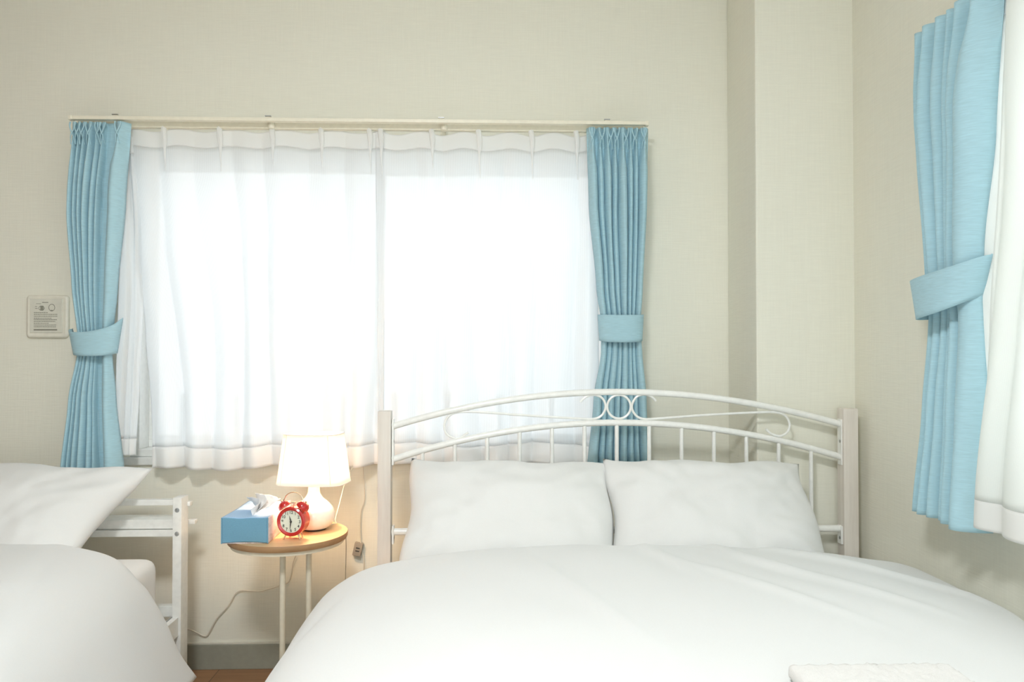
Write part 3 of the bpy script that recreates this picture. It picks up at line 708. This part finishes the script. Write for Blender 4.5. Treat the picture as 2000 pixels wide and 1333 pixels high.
# ------------------------------------------------------------------ table lamp
LX = at(613, 1000, -.30).x; LY = -.30
lp = thing('table_lamp', 'lit table lamp with round white ceramic base and cream fabric shade', 'table lamp', (LX, LY, TZ), math.radians(-9))
zn = at(613, 946, LY).z-TZ; zs0 = at(613, 941, LY).z-TZ; zs1 = at(613, 847, LY).z-TZ
b = B(); lathe(b, [(p.x, p.z) for p in smooth_path([Vector((.034, 0, .004)), Vector((.046, 0, .008)), Vector((.057, 0, .022)), Vector((.0625, 0, .042)), Vector((.058, 0, .062)), Vector((.044, 0, .080)), Vector((.028, 0, .094)), Vector((.0195, 0, .108)), Vector((.0175, 0, .122)), Vector((.017, 0, zn-.004)), Vector((.0165, 0, zn))], 6)], 56)
obj('base', b, M['ceramic'], lp)
b = B(); lathe(b, [(.034, 0), (.036, .001), (.036, .005), (.030, .006)], 40); obj('foot_pad', b, M['dark_felt'], lp)
b = B(); lathe(b, [(.0155, zn-.001), (.016, zn+.004), (.012, zn+.006), (.012, zn+.024), (.008, zn+.03)], 24); sk = obj('socket', b, M['brass'], lp)
b = B(); lathe(b, [(.008, zn+.026), (.012, zn+.034), (.024, zn+.055), (.026, zn+.066), (.022, zn+.080), (.012, zn+.088), (.001, zn+.091)], 24, caps=False); obj('bulb', b, M['bulb'], lp)
def sq(a, rx, ry, n=3.6):
    c, s = math.cos(a), math.sin(a); return (math.copysign(abs(c)**(2/n), c)*rx, math.copysign(abs(s)**(2/n), s)*ry)
b = B(); NS = 96; rings = []
for k in range(9):
    t_ = k/8; rx = lerp(.1035, .0845, t_); ry = lerp(.076, .062, t_); z = lerp(zs0-.002, zs1, t_)
    rings.append([b.verts.new((*sq(2*PI*i/NS, rx, ry), z)) for i in range(NS)])
for A, C_ in zip(rings, rings[1:]):
    for i in range(NS): b.faces.new((A[i], A[(i+1) % NS], C_[(i+1) % NS], C_[i]))
sh = obj('shade', b, M['shade'], lp, sharp=False); solidify(sh, .0012, 0)
for z, rx, ry in ((zs0-.002, .104, .0765), (zs1, .085, .0625)):
    obj('shade_trim', tube(B(), [(*sq(2*PI*i/64, rx, ry), z) for i in range(64)], .0014, 6, closed=True), M['tissue'], sh)
for sx in (-1, 1):
    obj('seam', tube(B(), [(*sq(-PI/2+sx*.62, lerp(.1040, .0850, q), lerp(.0765, .0625, q)), lerp(zs0, zs1, q)) for q in (0, .5, 1)], .0009, 6), M['shade'], sh)
b = B()
for a in range(3):
    th = a*2*PI/3+.5; tube(b, [(.011*math.cos(th), .011*math.sin(th), zn+.026), (*[q*1.0 for q in sq(th, .1, .074)], zs0+.0)], .0012, 6)
obj('shade_carrier', b, M['brass'], lp)
# lamp cord: off the table edge behind, up behind the curtain
lo_ = Vector((LX, LY, TZ)); Rz = Matrix.Rotation(math.radians(9), 3, 'Z')
def lc(p): return Rz @ (Vector(p)-lo_)
cpts = [Vector((LX+.030, LY+.03, TZ+.006)), Vector((LX+.055, LY+.055, TZ+.005)), at(655, 1015, -.235), at(663, 985, -.20), at(672, 950, -.16), at(683, 925, -.12), at(693, 900, -.07), at(697, 880, -.03), at(698, 860, -.02)]
obj('cord', tube(B(), [lc(p) for p in smooth_path(cpts, 8)], .0017, 8), M['cable'], lp)

# power cable with inline switch on the wall
pw = thing('power_cable', 'thin white cable with grey inline switch hanging on the wall beside the bed post', 'cable', at(706, 950, -.01))
wo = Vector(pw.location)
pp = [at(708, 893, -.012), at(710, 925, -.008), at(712, 975, -.008), at(705, 1000, -.008), at(703, 1040, -.010), at(706, 1072, -.014), at(711, 1100, -.012), at(706, 1150, -.010), at(700, 1250, -.01)]
obj('cord', tube(B(), [p-wo for p in smooth_path(pp, 8)], .0016, 8), M['cable'], pw)
sw = at(699, 1073, -.014); b = B(); box(b, (-.014, -.010, -.022), (.014, .010, .022), .003)
so_ = obj('switch', b, M['switch_grey'], pw); so_.location = sw-wo; so_.rotation_euler = (0, math.radians(12), 0)
b = B(); box(b, (-.006, -.0115, .004), (.007, -.009, .007)); box(b, (-.006, -.0115, -.006), (.007, -.009, -.003)); obj('switch_mark', b, M['dark'], so_, smooth=False)
# trailing cable on the wall under the table
fc_pts = [at(340, 1226, -.05), at(368, 1230, -.03), at(385, 1237, -.012), at(399, 1243, -.010), at(407, 1238, -.010), at(424, 1208, -.010), at(445, 1185, -.010), at(460, 1160, -.010), at(472, 1154, -.010), at(500, 1156, -.010), at(516, 1154, -.010), at(548, 1144, -.010), at(563, 1138, -.010), at(569, 1125, -.012), at(573, 1100, -.020), at(584, 1070, -.04)]
tag(obj('trailing_cable', tube(B(), smooth_path(fc_pts, 8), .0021, 8), M['cable'], sharp=False), 'white cable sagging along the wall between single bed post and side table', 'cable')
fc2 = [at(672, 1030, -.20), at(675, 1042, -.19), at(676, 1070, -.16), at(675, 1120, -.12), at(672, 1200, -.06), at(660, 1290, -.03)]
tag(obj('hanging_cable', tube(B(), smooth_path(fc2, 8), .0014, 8), M['cable'], sharp=False), 'thin cable hanging straight down from the right rim of the side table', 'cable')

# ------------------------------------------------------------------ alarm clock
cc = at(566, 1013, -.455)
ck = thing('alarm_clock', 'red twin-bell alarm clock with white dial on the side table', 'alarm clock', (cc.x+.001, -.425, TZ), math.radians(-9))
ck.scale = (1.08, 1.08, 1.08)
R = .0365; zc = .049; Dp = .040
b = B(); lathe(b, [(R-.004, 0), (R+.001, .002), (R+.001, Dp-.004), (R-.004, Dp), (.001, Dp+.002)], 56, (0, -.012, zc), 'y', caps=False); obj('case', b, M['red_side'], ck)
b = B(); lathe(b, [(R-.0075, .003), (R-.007, -.001), (R-.002, -.0035), (R+.002, -.001), (R+.002, .004), (R-.001, .005)], 56, (0, -.012, zc), 'y', caps=False); obj('bezel', b, M['red'], ck)
b = B(); lathe(b, [(.0001, 0), (R-.0065, 0), (R-.0065, .002)], 48, (0, -.0115, zc), 'y', caps=False); dl = obj('dial', b, M['dial'], ck, smooth=False)
def text_mesh(s, size):
    cu = bpy.data.curves.new('t', 'FONT'); cu.body = s; cu.size = size; cu.align_x = 'CENTER'; cu.align_y = 'CENTER'; cu.extrude = .00015; cu.offset = .00012
    to = bpy.data.objects.new('t', cu); COL.objects.link(to); dg = bpy.context.evaluated_depsgraph_get()
    me = bpy.data.meshes.new_from_object(to.evaluated_get(dg)); bpy.data.objects.remove(to); return me
b = B()
for h in range(1, 13):
    me = text_mesh(str(h), .0110); a = h*PI/6; r = .0238
    for v in me.vertices:
        x, y, z = v.co; v.co = Vector((x+r*math.sin(a), -.0120-z, zc+y+r*math.cos(a)))
    b.from_mesh(me); bpy.data.meshes.remove(me)
obj('numerals', b, M['dark'], dl, smooth=False)
def hand(nm, ang, ln, wd, y):
    b = B(); d = Vector((math.sin(ang), 0, math.cos(ang))); n_ = Vector((d.z, 0, -d.x)); c = Vector((0, y, zc))
    pts = [c-d*.004+n_*wd*.5, c-d*.004-n_*wd*.5, c+d*ln*.35-n_*wd*.8, c+d*ln, c+d*ln*.35+n_*wd*.8]
    f = [b.verts.new(p) for p in pts]; g = [b.verts.new(p+Vector((0, .0004, 0))) for p in pts]
    b.faces.new(f); b.faces.new(g[::-1])
    for i in range(5): b.faces.new((f[i], f[(i+1) % 5], g[(i+1) % 5], g[i]))
    return obj(nm, b, M['dark'], dl, smooth=False)
hand('hour_hand', math.radians(-14.5), .0165, .0022, -.0132); hand('minute_hand', math.radians(186), .0225, .0018, -.0138)
b = B(); lathe(b, [(.0001, -.0025), (.0026, -.002), (.003, 0)], 16, (0, -.0125, zc), 'y', caps=False); obj('hand_hub', b, M['dark'], dl)
for sx in (-1, 1):
    b = B(); lathe(b, [(.0175, 0), (.0178, .002), (.0165, .008), (.0120, .0135), (.006, .016), (.0001, .0165)], 32, caps=False)
    lathe(b, [(.0165, .001), (.0001, .001)], 32, caps=False)
    mtx = Matrix.Translation((sx*.0235, .006, zc+.0345)) @ Matrix.Rotation(sx*math.radians(36), 4, 'Y')
    bmesh.ops.transform(b, matrix=mtx, verts=b.verts[:]); bl = obj('bell', b, M['red'], ck)
    b = B(); tube(b, [mtx @ Vector((0, 0, -.008)), mtx @ Vector((0, 0, .0185))], .0016, 8); lathe(b, [(.0001, .003), (.0022, .002), (.0028, 0), (.0022, -.002)], 12, mtx @ Vector((0, 0, .0185)), caps=False)
    obj('bell_stud', b, M['chrome'], bl)
    b = B(); tube(b, [(sx*.014, -.002, zc-.030), (sx*.0225, -.006, .0015)], .0022, 10, rfun=lambda q: lerp(.0026, .0016, q)); tube(b, [(sx*.0225, -.006, .003), (sx*.0225, -.006, .0)], .0028, 10); obj('foot', b, M['chrome'], ck)
    obj('rear_foot', tube(B(), [(sx*.012, .02, zc-.031), (sx*.018, .024, .0)], .0018, 8), M['chrome'], ck)
hp = [(-.0295, .006, zc+.050)] + [(-.026*math.cos(PI*k/12), .006, zc+.052+.022*math.sin(PI*k/12)) for k in range(1, 12)] + [(.0295, .006, zc+.050)]
obj('handle', tube(B(), smooth_path(hp, 3), .0012, 8), M['chrome'], ck)
b = B(); tube(b, [(0, .006, zc+.034), (0, .006, zc+.046)], .001, 6); box(b, (-.006, .004, zc+.044), (.006, .008, zc+.049), .001); obj('hammer', b, M['chrome'], ck)

# ------------------------------------------------------------------ tissue box
fl = at(433, 1028, -.475); frr = at(523, 1028, -.475); bw = frr.x-fl.x; bh = .073; bl_ = .245
bx_ = thing('tissue_box', 'blue fabric tissue box cover overhanging the left edge of the side table', 'tissue box', (fl.x, -.475, TZ))
def panelgrid(nu, nv, f): b = B(); grid(b, nu, nv, f); return b
sag = lambda u: .0035*math.sin(PI*u)
zt_ = lambda u, v: bh - .003*math.sin(PI*u)*math.sin(PI*v) + .0025*math.cos(u*2*PI*1.5)*.5
def solid_panel(nm, f, mat): o = obj(nm, panelgrid(24, 24, f), mat, bx_, sharp=False); return solidify(o, .0022, 0)
solid_panel('end_panel', lambda u, v: Vector((u*bw, .0-.003*math.sin(PI*u)*math.sin(PI*v), lerp(.002+.0035*math.sin(PI*u), bh+.0008*math.sin(u*12)-.002*math.sin(PI*u), v))), M['box_blue'])
solid_panel('top_panel', lambda u, v: Vector((u*bw, v*bl_, bh-.002*math.sin(PI*u)-.002*math.sin(PI*v)+.0008*math.sin(u*12)*(1-v))), M['box_top'])
solid_panel('side_panel', lambda u, v: Vector((bw+.003*math.sin(PI*u)*math.sin(PI*v), u*bl_, lerp(.001, bh-.002*math.sin(PI*u), v))), M['box_side'])
solid_panel('side_panel', lambda u, v: Vector((0-.002*math.sin(PI*u)*math.sin(PI*v), u*bl_, lerp(.001, bh-.002*math.sin(PI*u), v))), M['box_side'])
solid_panel('end_panel', lambda u, v: Vector((u*bw, bl_+.002*math.sin(PI*v), lerp(.001, bh-.002*math.sin(PI*u), v))), M['box_blue'])
obj('base_board', box(B(), (.002, .002, .0005), (bw-.002, bl_-.002, .004)), M['box_side'], bx_, smooth=False)
for k, (x, y) in enumerate(((0, 0), (bw, 0))):
    obj('corner_seam', tube(B(), [(x, y-.001, .001), (x, y-.001, bh)], .0018, 8), M['box_blue'], bx_)
# tissue rising out of the slot
b = B(); tc = Vector((fl.x+bw*.62, -.475, TZ+bh))
def tis(u, v):
    sp = lerp(.030, .022, v) + .010*math.sin(PI*v)
    y = .035 + .125*u; x = .003*math.sin(u*9) + (v**1.2)*.022*math.sin(u*7+.8) + .012*v
    z = v*(.030+.026*math.sin(PI*min(1, u*1.15))**.8) + .004*noise.noise(Vector((u*9, v*6, 2)))
    return tc + Vector((x-.004, y, z-.004))
grid(b, 50, 20, tis)
grid(b, 50, 20, lambda u, v: tis(u, v) + Vector((.016*v*(1+math.sin(u*11)*.5)-.008*math.sin(PI*v), .006*v, -.004*v)))
grid(b, 50, 20, lambda u, v: tis(u, v) + Vector((-.022*v*(1+math.sin(u*8+2)*.5), -.006*v, -.010*v*v)))
ts = obj('tissue', b, M['tissue'], sharp=False); solidify(ts, .0006, 0); tag(ts, 'crumpled white tissue pulled up through the tissue box slot', 'tissue')

# ------------------------------------------------------------------ unseen ceiling lamp above the frame, added to brighten the room
cl = thing('unseen_ceiling_light', 'unseen round flush ceiling light added above the frame', 'ceiling light', (CEIL[0], CEIL[1], ZC))
b = B(); lathe(b, [(.24, -.02), (.24, 0.0), (.20, 0.0)], 48, caps=True); obj('housing', b, M['white_paint'], cl)
b = B(); lathe(b, [(.225, -.02), (.22, -.045), (.18, -.065), (.001, -.075)], 48, caps=False); obj('diffuser', b, M['ceiling_lamp'], cl)
